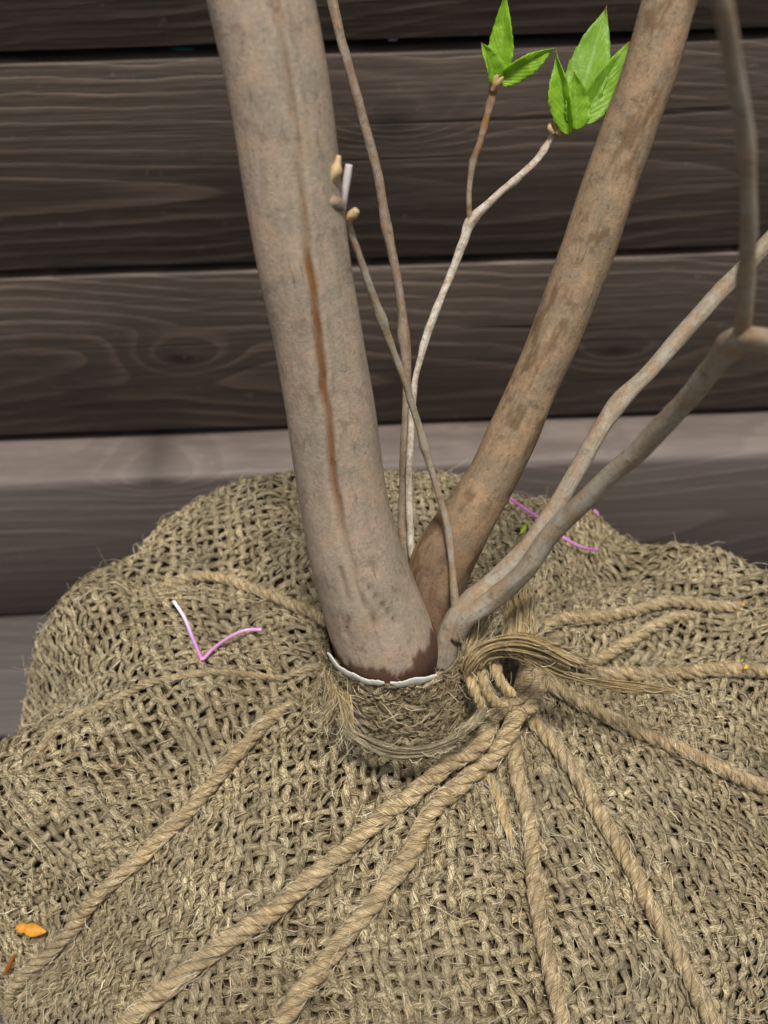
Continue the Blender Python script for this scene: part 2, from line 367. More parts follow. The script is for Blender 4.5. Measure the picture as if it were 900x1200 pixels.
PR = R0*np.abs(_s)**(2/NEXP); PZ = np.where(_c > 0, ZC+HH*np.abs(_c)**(2/NEXP), ZC-ZC*np.abs(_c)**(2/NEXP))
PL = np.concatenate([[0], np.cumsum(np.hypot(np.diff(PR), np.diff(PZ)))])
RHO_MAX = .385
def round_surface(s, t):
    rho = np.hypot(s, t); phi = np.arctan2(t, s); r = np.interp(rho, PL, PR)
    return np.stack([NECK[0]+r*np.cos(phi), NECK[1]+r*np.sin(phi), np.interp(rho, PL, PZ)], -1)
def base_surface(s, t):
    h = np.zeros(np.shape(s))
    for (s0, t0, a) in BUMPS: h = h+a*np.exp(-((s-s0)**2+(t-t0)**2)/.033**2)
    return round_surface(s, t)+normals(round_surface, s, t, .003)*h[..., None]
def normals(fn, s, t, e=.0015):
    return unit(np.cross(fn(s+e, t)-fn(s-e, t), fn(s, t+e)-fn(s, t-e)))
NG = 260; _g = np.linspace(-RHO_MAX, RHO_MAX, NG); GS, GT = np.meshgrid(_g, _g, indexing='ij')
def bvh(fn):
    P = fn(GS.ravel(), GT.ravel()); ok = np.hypot(GS, GT) < RHO_MAX
    i, j = np.meshgrid(np.arange(NG-1), np.arange(NG-1), indexing='ij')
    q = np.stack([i*NG+j, (i+1)*NG+j, (i+1)*NG+j+1, i*NG+j+1], -1).reshape(-1, 4)
    q = q[ok.ravel()[q].all(1)]
    return BVHTree.FromPolygons(P.tolist(), q.tolist()), q, P
def locate(tree, px, py):
    """cloth coordinates of the point of the ball seen there"""
    T, q, P = tree
    d = unit(at(px, py, 1.)-CAM); loc, nor, idx, dist = T.ray_cast(Vector(CAM), Vector(d))
    if idx is None: return None
    w = 1/(np.linalg.norm(P[q[idx]]-np.array(loc), axis=1)+1e-5)**1.5
    return np.array([(GS.ravel()[q[idx]]*w).sum(), (GT.ravel()[q[idx]]*w).sum()])/w.sum()
T0 = bvh(base_surface)
# ropes as seen: (points in the photo, lift in mm), diameter
ROPES = [
 ('r1', [(350, 792, -11), (330, 808, -6), (312, 824, -2), (290, 846, 0), (275, 865, 0), (230, 915, 0), (180, 960, 0), (130, 1010, 0), (80, 1060, 0), (30, 1115, 0), (-20, 1165, 0)], .0064, True),
 ('r2', [(622, 770, 15), (603, 812, 15), (570, 858, 13), (522, 903, 5), (480, 940, 0), (430, 978, 0), (370, 1027, 0), (290, 1092, 0), (220, 1150, 0), (150, 1208, 0)], .0074, True),
 ('r3', [(640, 776, 11), (620, 828, 11), (590, 872, 8), (553, 906, 2), (520, 940, 0), (480, 995, 0), (430, 1070, 0), (385, 1130, 0), (330, 1203, 0)], .0077, True),
 ('r4', [(580, 838, 1), (594, 865, 0), (606, 910, 0), (617, 965, 0), (628, 1040, 0), (640, 1120, 0), (660, 1215, 0)], .0066, True),
 ('r5', [(606, 828, 3), (630, 858, 0), (655, 888, 0), (690, 940, 0), (730, 1010, 0), (775, 1090, 0), (840, 1205, 0)], .0068, True),
 ('r6', [(622, 806, 3), (650, 816, 1), (690, 833, 0), (740, 858, 0), (800, 888, 0), (850, 912, 0), (920, 942, 0)], .0067, True),
 ('r7', [(655, 768, 3), (700, 774, 0), (760, 780, 0), (830, 786, 0), (930, 790, 0)], .0066, True),
 ('r8', [(628, 742, 2), (655, 730, 1), (690, 721, 0), (740, 709, 0), (790, 698, 0), (830, 691, -1), (870, 686, -4)], .0062, False),
 ('r9', [(692, 758, 0), (715, 745, 0), (740, 733, 0), (770, 720, -1), (800, 708, -3), (820, 700, -6)], .0058, False),
 ('r10', [(378, 712, 0), (350, 699, 0), (315, 682, 0), (280, 669, 0), (250, 662, 0), (220, 660, -1), (190, 663, -4), (168, 668, -8)], .0056, False),
]
CORD = [(388, 768, 0), (330, 774, 0), (270, 784, 0), (200, 797, 0), (150, 812, 0), (100, 833, 0), (62, 852, 0), (34, 874, 0)]
TWINE = [(550, 890, 1), (563, 905, 1), (580, 935, 1), (590, 965, 1), (602, 995, 1)]
CREASES = [  # folds without a rope: photo points, depth, half width
 ([(625, 690), (660, 670), (700, 660), (740, 650), (757, 636)], .022, .016),
 ([(700, 760), (790, 752), (845, 725), (875, 700), (905, 690)], .019, .015),
 ([(570, 640), (600, 690), (620, 720)], .008, .014),
 ([(385, 745), (340, 738), (300, 730), (262, 722)], .018, .017),
 ([(330, 795), (290, 835), (240, 862), (190, 884), (140, 892)], .020, .019),
 ([(0, 905), (50, 925), (75, 965), (60, 1020), (40, 1080)], .015, .022),
 ([(120, 930), (160, 900), (215, 880)], .012, .014),
 ([(880, 960), (800, 930), (740, 905)], .006, .014),
 ([(400, 880), (380, 930), (340, 970)], .005, .012),
 ([(780, 800), (840, 812), (910, 828)], .007, .012),
 ([(560, 600), (575, 580), (585, 565)], .008, .014),
]
def to_cloth(pts):
    out = [];
    for q in pts:
        st = locate(T0, q[0], q[1])
        if st is not None: out.append([st[0], st[1], q[2] if len(q) > 2 else 0])
    return np.array(out)
def extend(a, upto=.40):
    e = a[-1].copy(); d = unit(a[-1, :2]-a[-3, :2])*.5 + unit(a[-1, :2])*.5; d = unit(d)
    L = [a]
    while np.hypot(e[0], e[1]) < upto:
        e = e.copy(); e[:2] += d*.02; d = unit(d*.8+unit(e[:2])*.2); L.append(e[None])
    return np.vstack(L)
GROOVES = []; PATHS = {}
for name, pts, dia, ext in ROPES:
    a = to_cloth(pts)
    if ext: a = extend(a)
    sp = spline(np.c_[a[:, :2], np.zeros(len(a)), a[:, 2]], max(60, int(len(a)*24)))
    PATHS[name] = sp; on = sp[:, 3] < 3.5
    GROOVES.append((sp[on][::3, :2], {'r1': .019, 'r10': .016, 'r7': .006, 'r8': .009}.get(name, .0038), {'r1': .020, 'r10': .018, 'r8': .014}.get(name, .011)))
for pts, dep, wid in CREASES:
    a = to_cloth(pts)
    if len(a) < 3: continue
    sp = spline(np.c_[a[:, :2], np.zeros(len(a))], 50); GROOVES.append((sp[::2, :2], dep, wid))
_gr = None
def groove_exact(s, t):
    g = np.zeros(s.shape)
    for P, dep, wid in GROOVES:
        d2 = np.full(s.shape, 9.)
        for k in range(len(P)): d2 = np.minimum(d2, (s-P[k, 0])**2+(t-P[k, 1])**2)
        d = np.sqrt(d2); g = np.maximum(g, dep*(.65*np.exp(-(d/wid)**2)+.35*np.exp(-(d/(wid*2.6))**2)))
    return g
_NT = 420; _gt = np.linspace(-.45, .45, _NT); _A, _B = np.meshgrid(_gt, _gt, indexing='ij'); _GR = groove_exact(_A, _B)
def groove(s, t):
    x = np.clip((s+.45)/.9*(_NT-1), 0, _NT-1.001); y = np.clip((t+.45)/.9*(_NT-1), 0, _NT-1.001)
    i, j = x.astype(int), y.astype(int); f, g = x-i, y-j
    return _GR[i, j]*(1-f)*(1-g)+_GR[i+1, j]*f*(1-g)+_GR[i, j+1]*(1-f)*g+_GR[i+1, j+1]*f*g
def surface(s, t):
    P = base_surface(s, t); N = unit(np.cross(base_surface(s+.002, t)-base_surface(s-.002, t), base_surface(s, t+.002)-base_surface(s, t-.002)))
    rho = np.hypot(s, t)
    h = .0030 - groove(s, t) + .0034*noise(s*28, t*28, 0, 5) + .0018*noise(s*62, t*62, 0, 6)
    phi = np.arctan2(t, s)
    gather = np.exp(-((rho-.035)/.030)**2)
    h = h + gather*.0026*np.sin(phi*13+2*noise(s*20, t*20, 0, 8)) + .014*np.exp(-(rho/.034)**2)
    return P + N*h[..., None]

# ------------------------------------------------------------------ burlap root ball
neck = np.array([NECK[0], NECK[1], 0.])
ball = empty('root_ball', neck, 'big round root ball wrapped in coarse tan burlap and tied with jute rope', 'root ball')
# soil core just below the cloth
nr, na = 70, 120; rr = np.concatenate([np.linspace(.001, RHO_MAX, nr)]); pa = np.arange(na)/na*2*math.pi
ss, tt = rr[:, None]*np.cos(pa)[None], rr[:, None]*np.sin(pa)[None]
P = surface(ss, tt); P = P - normals(surface, ss, tt)*.0042
low = P[-1].copy(); low[:, 2] = .002; low[:, :2] = NECK+(low[:, :2]-NECK)*.93
V = np.vstack([P.reshape(-1, 3), low, [[NECK[0], NECK[1], .002]]])
i = np.arange(nr)[:, None]*na; j = np.arange(na)[None]; j2 = (j+1) % na
F = np.stack([i+j, i+na+j, i+na+j2, i+j2], -1).reshape(-1, 4)
q = np.arange(na); F = np.vstack([F, np.stack([nr*na+q, np.full(na, nr*na+na), np.full(na, nr*na+na), nr*na+(q+1) % na], -1)[:, [0, 1, 3, 3]]])
b = MB(); b.add(V, F); b.build('inner_wrap', INNER, ball)

DT = .0044
def warp_cloth(a, b_):
    th = math.radians(4)
    s = a*math.cos(th)-b_*math.sin(th); t = a*math.sin(th)+b_*math.cos(th)
    ds = .015*noise(a*7, b_*7, 0, 21)+.0034*noise(a*26, b_*26, 0, 22)
    dt = .015*noise(a*7, b_*7, 0, 31)+.0034*noise(a*26, b_*26, 0, 32)
    # cloth pulled open in front of the knot, turned on the left hump
    for (s0, t0, k, sig) in ((.03, -.10, .30, .055), (-.03, -.06, .12, .04), (.10, -.06, .16, .05)):
        g = np.exp(-((s-s0)**2+(t-t0)**2)/sig**2); ds = ds+k*(s-s0)*g; dt = dt+k*(t-t0)*g
    g = np.exp(-((s+.13)**2+(t-.02)**2)/.09**2); ds = ds-.42*(t-.02)*g; dt = dt+.42*(s+.13)*g
    g = np.exp(-((s-.12)**2+(t-.05)**2)/.08**2); ds = ds+.35*(t-.05)*g; dt = dt-.35*(s-.12)*g
    return s+ds, t+dt
weave = MB(); NL = int(.46/DT)
def lay_yarns(direction):
    for i in range(-NL, NL+1):
        bb = np.arange(-NL*3, NL*3+1)*(DT/3)
        sd_ = i*7.3+direction*100
        jit = DT*(.16*noise(bb*60, sd_, 0, 41)+.24*noise(bb*240, sd_, 0, 42)+.10*noise(bb*520, sd_, 0, 43)) + DT*.16*_h(i, direction, 0, 77)
        fix = i*DT+jit
        s, t = warp_cloth(fix, bb) if direction == 0 else warp_cloth(bb, fix)
        rho = np.hypot(s, t)
        keep = (rho > .022+.003*noise(np.arctan2(t, s)*4, 0, 0, 3)) & (rho < RHO_MAX-.005)
        if keep.sum() < 6: continue
        ph = np.cos(math.pi*bb/DT)*(1 if i % 2 == 0 else -1)*(1 if direction == 0 else -1)
        Pm = surface(s, t); N = normals(surface, s, t)
        slub = 1+.26*noise(bb*110, sd_, 0, 51)+.20*noise(bb*380, sd_, 0, 52)
        rx = (.00176 if direction == 0 else .00156)*slub; ry = (.00066 if direction == 0 else .00060)*slub
        Pm = Pm + N*((.00112 if direction == 0 else .00070)*ph+.00062*noise(bb*230, sd_, 0, 53)+(.0003 if direction == 0 else -.0002))[:, None]
        keep &= ((unit(CAM-Pm)*N).sum(1) > -.40)              # the far underside is left to the inner wrap
        idx = np.where(keep)[0]; runs = np.split(idx, np.where(np.diff(idx) > 1)[0]+1)
        for r_ in runs:
            if len(r_) < 6: continue
            weave.tube(Pm[r_], N[r_], rx[r_], ry[r_], 5, rnd=.5+.5*_h(i, direction, 3, 9), twist=380., cap=False, phase=_h(i, 5, 1, 2)*3)
lay_yarns(0); lay_yarns(1)
burlap = tag(weave.build('burlap_wrap', JUTE, ball), kind='stuff')

def fibres(b, P0, D, N, L, rad, curl, rnd_):
    """many fine curved fibres, three-sided"""
    n = len(P0); K = 5; u = np.linspace(0, 1, K)
    S1 = unit(rng.normal(size=(n, 3))); S2 = unit(rng.normal(size=(n, 3)))
    path = P0[:, None]+D[:, None]*(L[:, None]*u)[..., None]+S1[:, None]*(curl*L)[:, None, None]*(u**2)[None, :, None]+S2[:, None]*(curl*L*.5)[:, None, None]*np.sin(u*4.2)[None, :, None]
    T = unit(np.gradient(path, axis=1)); A = unit(np.cross(T, S2[:, None]+.001)); B = np.cross(T, A)
    r = rad[:, None]*np.linspace(1., .45, K)[None]
    V = np.stack([path+(A*math.cos(q)+B*math.sin(q))*r[..., None] for q in (0, 2.094, 4.189)], 2).reshape(-1, 3)
    base = np.arange(n)[:, None, None]*K*3; k = np.arange(K-1)[None, :, None]*3; j = np.arange(3)[None, None]; j2 = (j+1) % 3
    F = np.stack([base+k+j, base+k+j2, base+k+3+j2, base+k+3+j], -1).reshape(-1, 4)
    rr_ = np.repeat(rnd_, K*3); b.add(V, F, yv=np.stack([rr_*5, rr_*3, np.tile(np.repeat(u, 3), n)*.02], -1), rnd=rr_)
fz = MB()
n = 17000; rho = .036+(.37-.036)*np.sqrt(rng.random(n))*rng.random(n)**.12; ph = rng.random(n)*2*math.pi
s, t = rho*np.cos(ph), rho*np.sin(ph); P = surface(s, t); N = normals(surface, s, t)
vis = ((CAM-P)*N).sum(1) > -.02; P, N = P[vis], N[vis]; n = len(P)
tang = unit(np.cross(N, unit(rng.normal(size=(n, 3)))))
L = .0025+rng.exponential(.0032, n); L = np.minimum(L, .018); up = rng.random(n)**3*.55
fibres(fz, P+N*.0012, unit(tang+N*up[:, None]), N, L, .00007+.00011*rng.random(n), .2+.5*rng.random(n), rng.random(n))
tag(fz.build('fuzz', FUZZ, burlap), kind='stuff')
# half-loose filaments that follow the yarns and stand off them, what makes sacking look hairy
fz = MB(); n = 40000; K = 4; u = np.linspace(0, 1, K)
a0 = rng.integers(-NL, NL+1, n); b0 = (rng.random(n)*2-1)*.40; fam = rng.random(n) < .58
ln = (.004+.008*rng.random(n))*rng.choice([-1, 1], n)
bb = b0[:, None]+ln[:, None]*u; lat = (rng.random(n)-.5)*.0028; lat2 = rng.normal(size=n)*.0022
aa = a0[:, None]*DT+lat[:, None]+lat2[:, None]*(u**2)[None]
s1, t1 = warp_cloth(aa, bb); s2, t2 = warp_cloth(bb, aa)
s = np.where(fam[:, None], s1, s2); t = np.where(fam[:, None], t1, t2); rho = np.hypot(s, t)
ok = (rho.min(1) > .03) & (rho.max(1) < .34); s, t, bb = s[ok], t[ok], bb[ok]; par = np.where(a0 % 2 == 0, 1, -1)[ok]; fam = fam[ok]
P = surface(s, t); N = normals(surface, s, t)
vis = ((CAM-P[:, 1])*N[:, 1]).sum(1) > -.01; P, N, bb, par, fam = P[vis], N[vis], bb[vis], par[vis], fam[vis]; n = len(P)
ph = np.cos(math.pi*bb/DT)*(par*np.where(fam, 1, -1))[:, None]
lift = .0008+np.where(fam, .0013, .0008)[:, None]*np.clip(ph, -.4, 1)+(rng.random(n)**2*.0035)[:, None]*(u**2)[None]
C = P+N*lift[..., None]; T_ = unit(np.gradient(C, axis=1)); B_ = np.cross(T_, N)
r = (.00010+.00024*rng.random(n)**1.5)[:, None]*np.array([.7, 1, 1, .4])[None]
V = np.stack([C+(N*math.cos(q)+B_*math.sin(q))*r[..., None] for q in (0, 2.094, 4.189)], 2).reshape(-1, 3)
base = np.arange(n)[:, None, None]*K*3; k = np.arange(K-1)[None, :, None]*3; j = np.arange(3)[None, None]; j2 = (j+1) % 3
rr_ = np.repeat(rng.random(n), K*3)
fz.add(V, np.stack([base+k+j, base+k+j2, base+k+3+j2, base+k+3+j], -1).reshape(-1, 4), yv=np.stack([rr_*5, rr_*3, np.tile(np.repeat(u, 3), n)*.01], -1), rnd=rr_)
tag(fz.build('loose_strands', STRAND, burlap), kind='stuff')

# ------------------------------------------------------------------ collar of burlap round the stem bases
CC = at(462, 746, .398); ZTOP, ZBOT = CC[2], .362
def collar(u, h):
    """u angle (0 = right, -pi/2 = towards the camera), h 0 bottom .. 1 top"""
    r = 1+.42*np.maximum(1-h, 0)**2.2+.03*noise(np.cos(u)*2, np.sin(u)*2, h*3, 61)+.03*np.sin(u*9+noise(u, h*2, 0, 4)*2)*(1-h)
    rx, ry = .0262*r, np.where(np.sin(u) < 0, .0232, .030)*r
    z = ZBOT+(ZTOP-ZBOT)*h+.0012*noise(np.cos(u)*4, np.sin(u)*4, 0, 62)*h
    cx = NECK[0]+(CC[0]-NECK[0])*h; cy = CC[1]
    return np.stack([cx+rx*np.cos(u), cy+ry*np.sin(u), z], -1)
def collar_n(u, h):
    return unit(np.cross(collar(u+.02, h)-collar(u-.02, h), collar(u, h+.02)-collar(u, h-.02)))
col_e = MB(); nu = 72
for k in range(26):
    h0 = (k+.5)/26; uu = np.linspace(0, 2*math.pi, 260)
    h = np.clip(h0+.05*noise(uu*5, k*3., 0, 63)+.035*noise(uu*13, k*3., 0, 66), 0, 1.02)
    N = collar_n(uu, h); Pm = collar(uu, h)+N*(.0007+.0012*noise(uu*16, k*2., 0, 4))[:, None]
    col_e.tube(Pm, N, .0011*(1+.4*noise(uu*9, k, 0, 3)), .0008*(1+.4*noise(uu*11, k, 0, 3)), 6, rnd=rng.random(), twist=380., cap=False)
for k in range(nu):
    hh = np.linspace(-.05, 1, 26); uu = k/nu*2*math.pi+.16*noise(hh*3, k*2., 0, 64)+.06*noise(hh*11, k*2., 0, 65)
    N = collar_n(uu, hh); Pm = collar(uu, hh)+N*(.0012*noise(hh*14, k*2., 0, 67)+.0004)[:, None]
    col_e.tube(Pm, N, .0011, .0009, 6, rnd=rng.random(), twist=380., cap=False)
lin_u, lin_h = np.meshgrid(np.arange(48)/48*2*math.pi, np.linspace(-.05, .97, 12)); LP = collar(lin_u, lin_h)-collar_n(lin_u, lin_h)*.0012
b = MB(); i = np.arange(11)[:, None]*48; j = np.arange(48)[None]; j2 = (j+1) % 48
b.add(LP.reshape(-1, 3), np.stack([i+j, i+j2, i+48+j2, i+48+j], -1).reshape(-1, 4), yv=LP.reshape(-1, 3)*90, rnd=np.full(LP.size//3, .2)); b.build('collar_lining', JUTE, ball)
collar_o = tag(col_e.build('collar', JUTE, ball), kind='stuff')
fz = MB(); n = 2600; uu = rng.random(n)*2*math.pi; hh = rng.random(n); N = collar_n(uu, hh); P = collar(uu, hh)+N*.001
tang = unit(np.cross(N, unit(rng.normal(size=(n, 3))*np.array([.6, .6, 1.6]))))
fibres(fz, P, unit(tang+N*(rng.random(n)**3*.45)[:, None]), N, .003+.007*rng.random(n), .00008+.00018*rng.random(n), .2+.4*rng.random(n), rng.random(n))
tag(fz.build('fuzz', STRAND, collar_o), kind='stuff')
# filling of litter inside the collar
b = MB(); ua = np.arange(40)/40*2*math.pi; ring = collar(ua, np.full(40, .80)); ring[:, :2] = (ring[:, :2]-CC[:2])*.97+CC[:2]
b.add(np.vstack([ring, [[CC[0], CC[1]+.004, ring[:, 2].mean()]]]), np.stack([np.arange(40), (np.arange(40)+1) % 40, np.full(40, 40), np.full(40, 40)], -1))
b.build('litter_fill', SOIL, ball)
fz = MB(); n = 160; uu = rng.random(n)*2*math.pi; rr_ = np.sqrt(rng.random(n))*.95
P = collar(uu, np.full(n, .80)); P[:, :2] = CC[:2]+(P[:, :2]-CC[:2])*rr_[:, None]; N = np.tile([0, 0, 1.], (n, 1))
fibres(fz, P, unit(rng.normal(size=(n, 3))*np.array([1, 1, .35])), N, .005+.010*rng.random(n), .0001+.00025*rng.random(n), .3+.4*rng.random(n), rng.random(n))
tag(fz.build('litter_fibres', STRAND, ball), kind='stuff')
# white strip showing at the collar's upper edge, in two lengths
strip = empty('plastic_strip', collar(np.array([-1.6]), np.array([1.]))[0], 'thin white plastic strip peeking out around the stem base above the burlap collar', 'plastic strip')
for u0, u1 in ((-2.75, -2.05), (-2.10, -1.72), (-1.64, -.95)):
    uu = np.linspace(u0, u1, 40); h = np.full(40, 1.06)+.022*noise(uu*6, u0, 0, 71); Pm = collar(uu, h)+collar_n(uu, h)*.0012
    b = MB(); b.tube(Pm, np.tile([0, 0, 1.], (40, 1)), .0004, .0017*np.clip(np.sin(np.linspace(.12, 3.0, 40))*1.8, .25, 1)*(1.15+.25*noise(uu*9, u0, 0, 5)+.15*noise(uu*40, u0, 0, 6)), 8)
    b.build('strip_length', WHITE, strip)

# ------------------------------------------------------------------ ropes
def rope(path, N, dia, name, label, cat='rope', group=None, mat=None, pitch=2.9, fuzz=1., taper=None):
    """three strands laid together along path; every strand its own mesh"""
    L = np.concatenate([[0], np.cumsum(np.linalg.norm(np.diff(path, axis=0), axis=1))])
    n = max(20, int(L[-1]/.0009)); q = np.linspace(0, L[-1], n)
    P = np.stack([np.interp(q, L, path[:, k]) for k in range(3)], -1); NN = unit(np.stack([np.interp(q, L, N[:, k]) for k in range(3)], -1))
    T = tangents(P); B = unit(np.cross(T, NN)); NN = np.cross(B, T)
    root = empty(name, P[0], label, cat, group)
    tp = np.ones(n) if taper is None else np.interp(q/q[-1], *taper)
    seed = rng.integers(1000)
    for k in range(3):
        a = 2*math.pi*(q/(pitch*dia)+k/3)+.35*noise(q*40, seed, 0, 1)
        R = .252*dia*tp*(1+.10*noise(q*90, k*5., seed, 2))
        C = P+NN*(np.cos(a)*R)[:, None]+B*(np.sin(a)*R)[:, None]
        out = NN*np.cos(a)[:, None]+B*np.sin(a)[:, None]
        r = dia*.258*tp*(1+.10*noise(q*120, k*9., seed, 3))
        b = MB(); b.tube(C, out, r, r, 9, rnd=.35+.5*rng.random(), twist=-420., phase=k)
        so_ = b.build('strand', mat or ROPE, root)
        nf = int(L[-1]*230*fuzz)
        if nf > 3:
            i = rng.integers(0, n-1, nf); f = MB(); aa = rng.random(nf)*6.28
            nn = NN[i]*np.cos(aa)[:, None]+B[i]*np.sin(aa)[:, None]
            d = unit(T[i]*rng.choice([-1, 1], nf)[:, None]*(.5+rng.random(nf))[:, None]+nn*(.10+.5*rng.random(nf)**3)[:, None])
            fibres(f, P[i]+nn*(.44*dia*tp[i])[:, None], d, nn, .003+rng.exponential(.0035, nf), .00006+.00008*rng.random(nf), .2+.5*rng.random(nf), rng.random(nf))
            i = rng.integers(0, n-1, nf*2); aa = rng.random(nf*2)*6.28; nn = NN[i]*np.cos(aa)[:, None]+B[i]*np.sin(aa)[:, None]; bt = np.cross(T[i], nn)
            d = unit(T[i]+bt*(.15+.25*rng.random(nf*2))[:, None]+nn*(.0+.06*rng.random(nf*2)**2)[:, None])
            fibres(f, P[i]+nn*(.45*dia*tp[i])[:, None], d, nn, .003+.005*rng.random(nf*2), .00007+.00010*rng.random(nf*2), .05+.15*rng.random(nf*2), rng.random(nf*2))
            tag(f.build('fuzz', FUZZ, so_), kind='stuff')
    return root
RLABEL = {
 'r1': 'jute rope sunk in the left fold of the burlap, leading to the orange bud scale',
 'r2': 'upper left rope of the pair running side by side from knot to bottom edge',
 'r3': 'lower right rope of the pair running side by side from knot to bottom edge',
 'r4': 'jute rope running almost straight down from the knot to the bottom edge',
 'r5': 'jute rope slanting from the knot down to the lower right corner',
 'r6': 'jute rope slanting gently from the knot to the right edge below the level rope',
 'r7': 'jute rope lying almost level from the loose loop to the right edge',
 'r8': 'jute rope rising to the right behind the loose loop, uppermost on the right side',
 'r9': 'short stretch of rope showing in the burlap fold just below the rising right rope',
 'r10': 'jute rope curving over the back of the left hump behind the thick grey stem',
}
GROUP = 'jute ropes tied over the burlap'
for name, pts, dia, ext in ROPES:
    sp = PATHS[name]; P = surface(sp[:, 0], sp[:, 1]); N = normals(surface, sp[:, 0], sp[:, 1], .004)
    lift = sp[:, 3]*.001+dia*.52+.0010
    k = 9; pad = np.pad(P+N*lift[:, None], ((k, k), (0, 0)), mode='edge')
    Q = np.stack([np.convolve(pad[:, c_], np.ones(2*k+1)/(2*k+1), 'valid') for c_ in range(3)], -1)
    Q[0], Q[-1] = (P+N*lift[:, None])[0], (P+N*lift[:, None])[-1]
    rope(Q, N, dia, 'rope', RLABEL[name], group=GROUP)
def on_cloth(pts, extra):
    a = to_cloth(pts); sp = spline(np.c_[a[:, :2], np.zeros(len(a)), a[:, 2]], 90)
    P = surface(sp[:, 0], sp[:, 1]); N = normals(surface, sp[:, 0], sp[:, 1], .004)
    return P+N*(sp[:, 3]*.001+extra)[:, None], N
P, N = on_cloth(CORD, .0014); rope(P, N, .0034, 'cord', 'thin jute cord lying on the left burlap hump below the pink bent thread', 'cord', pitch=3.5, fuzz=.6)
P, N = on_cloth(TWINE, .0014); rope(P, N, .0042, 'twine', 'short frayed end of twine left of the rope that runs straight down', 'twine', pitch=3.2, fuzz=2, mat=GOLD, taper=([0, .7, 1], [1, 1, .45]))

# the knot: turns of rope, a loose loop of untwisted fibre and a frayed tuft
knot = empty('rope_knot', at(585, 800, .395), 'bulky jute knot with loose golden loops at the right of the stem bases', 'knot')
def bundle(name, pts, dia, nf, parent, twist=30., spread=1., mat=None, ends=(.6, .6), thin=1., mess=0., hair=4):
    c = np.array([list(at(*p_[:3]))+[p_[3] if len(p_) > 3 else 1.] for p_ in pts]); sp = spline(c, 70); P = sp[:, :3]; w = sp[:, 3]
    T = tangents(P); up = unit(CAM-P); B = unit(np.cross(T, up)); NN = np.cross(B, T)
    L = np.concatenate([[0], np.cumsum(np.linalg.norm(np.diff(P, axis=0), axis=1))]); u = L/L[-1]
    env = np.interp(u, [0, .15, .8, 1], [ends[0], 1, 1, ends[1]])*w
    b = MB()
    for k in range(nf):
        r0 = math.sqrt(rng.random()); a0 = rng.random()*6.28
        a = a0+twist*L+.7*noise(L*25, k*3., 0, 81); rad = .5*dia*r0*env*(1+.4*spread*noise(L*35, k*5., 0, 82))
        C = P+NN*(np.cos(a)*rad)[:, None]*.75+B*(np.sin(a)*rad)[:, None]
        C = C+np.stack([noise(L*55, k*7., q_, 85) for q_ in range(3)], -1)*(mess*dia)
        th = thin*dia*(.045+.06*rng.random())
        e0, e1 = int(rng.random()*6), 70-int(rng.random()*8)
        b.tube(C[e0:e1], NN[e0:e1], th, th*.6, 5, rnd=rng.random(), twist=300.)
    o_ = b.build(name, mat or GOLD, parent)
    f = MB(); m_ = int(nf*hair); i = rng.integers(0, 69, m_); aa = rng.random(m_)*6.28; nn = NN[i]*np.cos(aa)[:, None]+B[i]*np.sin(aa)[:, None]
    fibres(f, P[i]+nn*(.42*dia*env[i])[:, None], unit(T[i]+nn*(.1+.5*rng.random(m_))[:, None]), nn, .004+.007*rng.random(m_), .00006+.00009*rng.random(m_), .3+.5*rng.random(m_), rng.random(m_))
    tag(f.build('fuzz', FUZZ, o_), kind='stuff')
    return o_
bundle('loop', [(546, 796, .394), (550, 780, .388), (562, 765, .384), (584, 755, .380), (612, 753, .378), (645, 762, .382), (672, 773, .387), (697, 782, .393)], .0056, 40, knot, 20., 1.3, None, (.6, .4), .9, .14, 1.5)
bundle('loop', [(560, 790, .389), (572, 770, .385), (598, 766, .384), (628, 776, .387), (660, 789, .391), (700, 799, .395), (745, 806, .397), (800, 811, .398)], .0040, 26, knot, 22., 1., None, (.7, .2), .9, .18, 1.5)
bundle('tuft', [(600, 770, .400), (606, 745, .402), (610, 718, .405), (606, 692, .410), (612, 672, .414)], .0085, 36, knot, 12., 1.6, None, (.8, .9))
bundle('tuft', [(628, 760, .400), (622, 735, .403), (620, 705, .408), (622, 685, .411)], .0055, 18, knot, 12., 1.6, None, (.8, .5))
bundle('tuft', [(535, 775, .402), (548, 748, .404), (560, 722, .406), (568, 700, .410)], .0090, 30, knot, 8., 1.8, None, (.9, .6))
bundle('band', [(396, 838, .394), (418, 864, .389), (455, 880, .387), (495, 881, .386), (530, 868, .387), (556, 848, .389), (572, 826, .392)], .0042, 18, knot, 60., 1.2, JUTE, (.5, .7), 1.4, .16, 2)
for pts in ([(549, 776, .397), (551, 795, .391), (557, 812, .389), (566, 830, .393)], [(562, 774, .394), (566, 794, .388), (572, 812, .387), (582, 826, .391)], [(577, 772, .391), (583, 790, .387), (590, 804, .387), (600, 814, .391)]):
    c = spline(np.array([at(*p_) for p_ in pts]), 40); r_ = rope(c, unit(CAM-c), .0044, 'turn', None, None, mat=GOLD, pitch=2.6, fuzz=1.)
    # the turn's strands hang directly under the knot
    for ch in list(r_.children):
        ch.parent = knot; ch.matrix_parent_inverse = knot.matrix_basis.inverted(); ch.name = 'turn_strand'
    bpy.data.objects.remove(r_)
# strands fallen from the rope at the collar's left side
b0 = empty('jute_wisp', at(388, 800, .40), 'golden wisp of loose jute hanging at the left side of the burlap collar', 'jute wisp')
bundle('fibres', [(392, 772, .403), (388, 790, .398), (392, 815, .395), (386, 838, .396), (378, 852, .399)], .0045, 16, b0, 10., 1.4, None, (.8, .5))
bundle('fibres', [(398, 800, .396), (404, 822, .392), (408, 848, .391), (402, 868, .395)], .0040, 14, b0, 10., 1.4, None, (.8, .5))

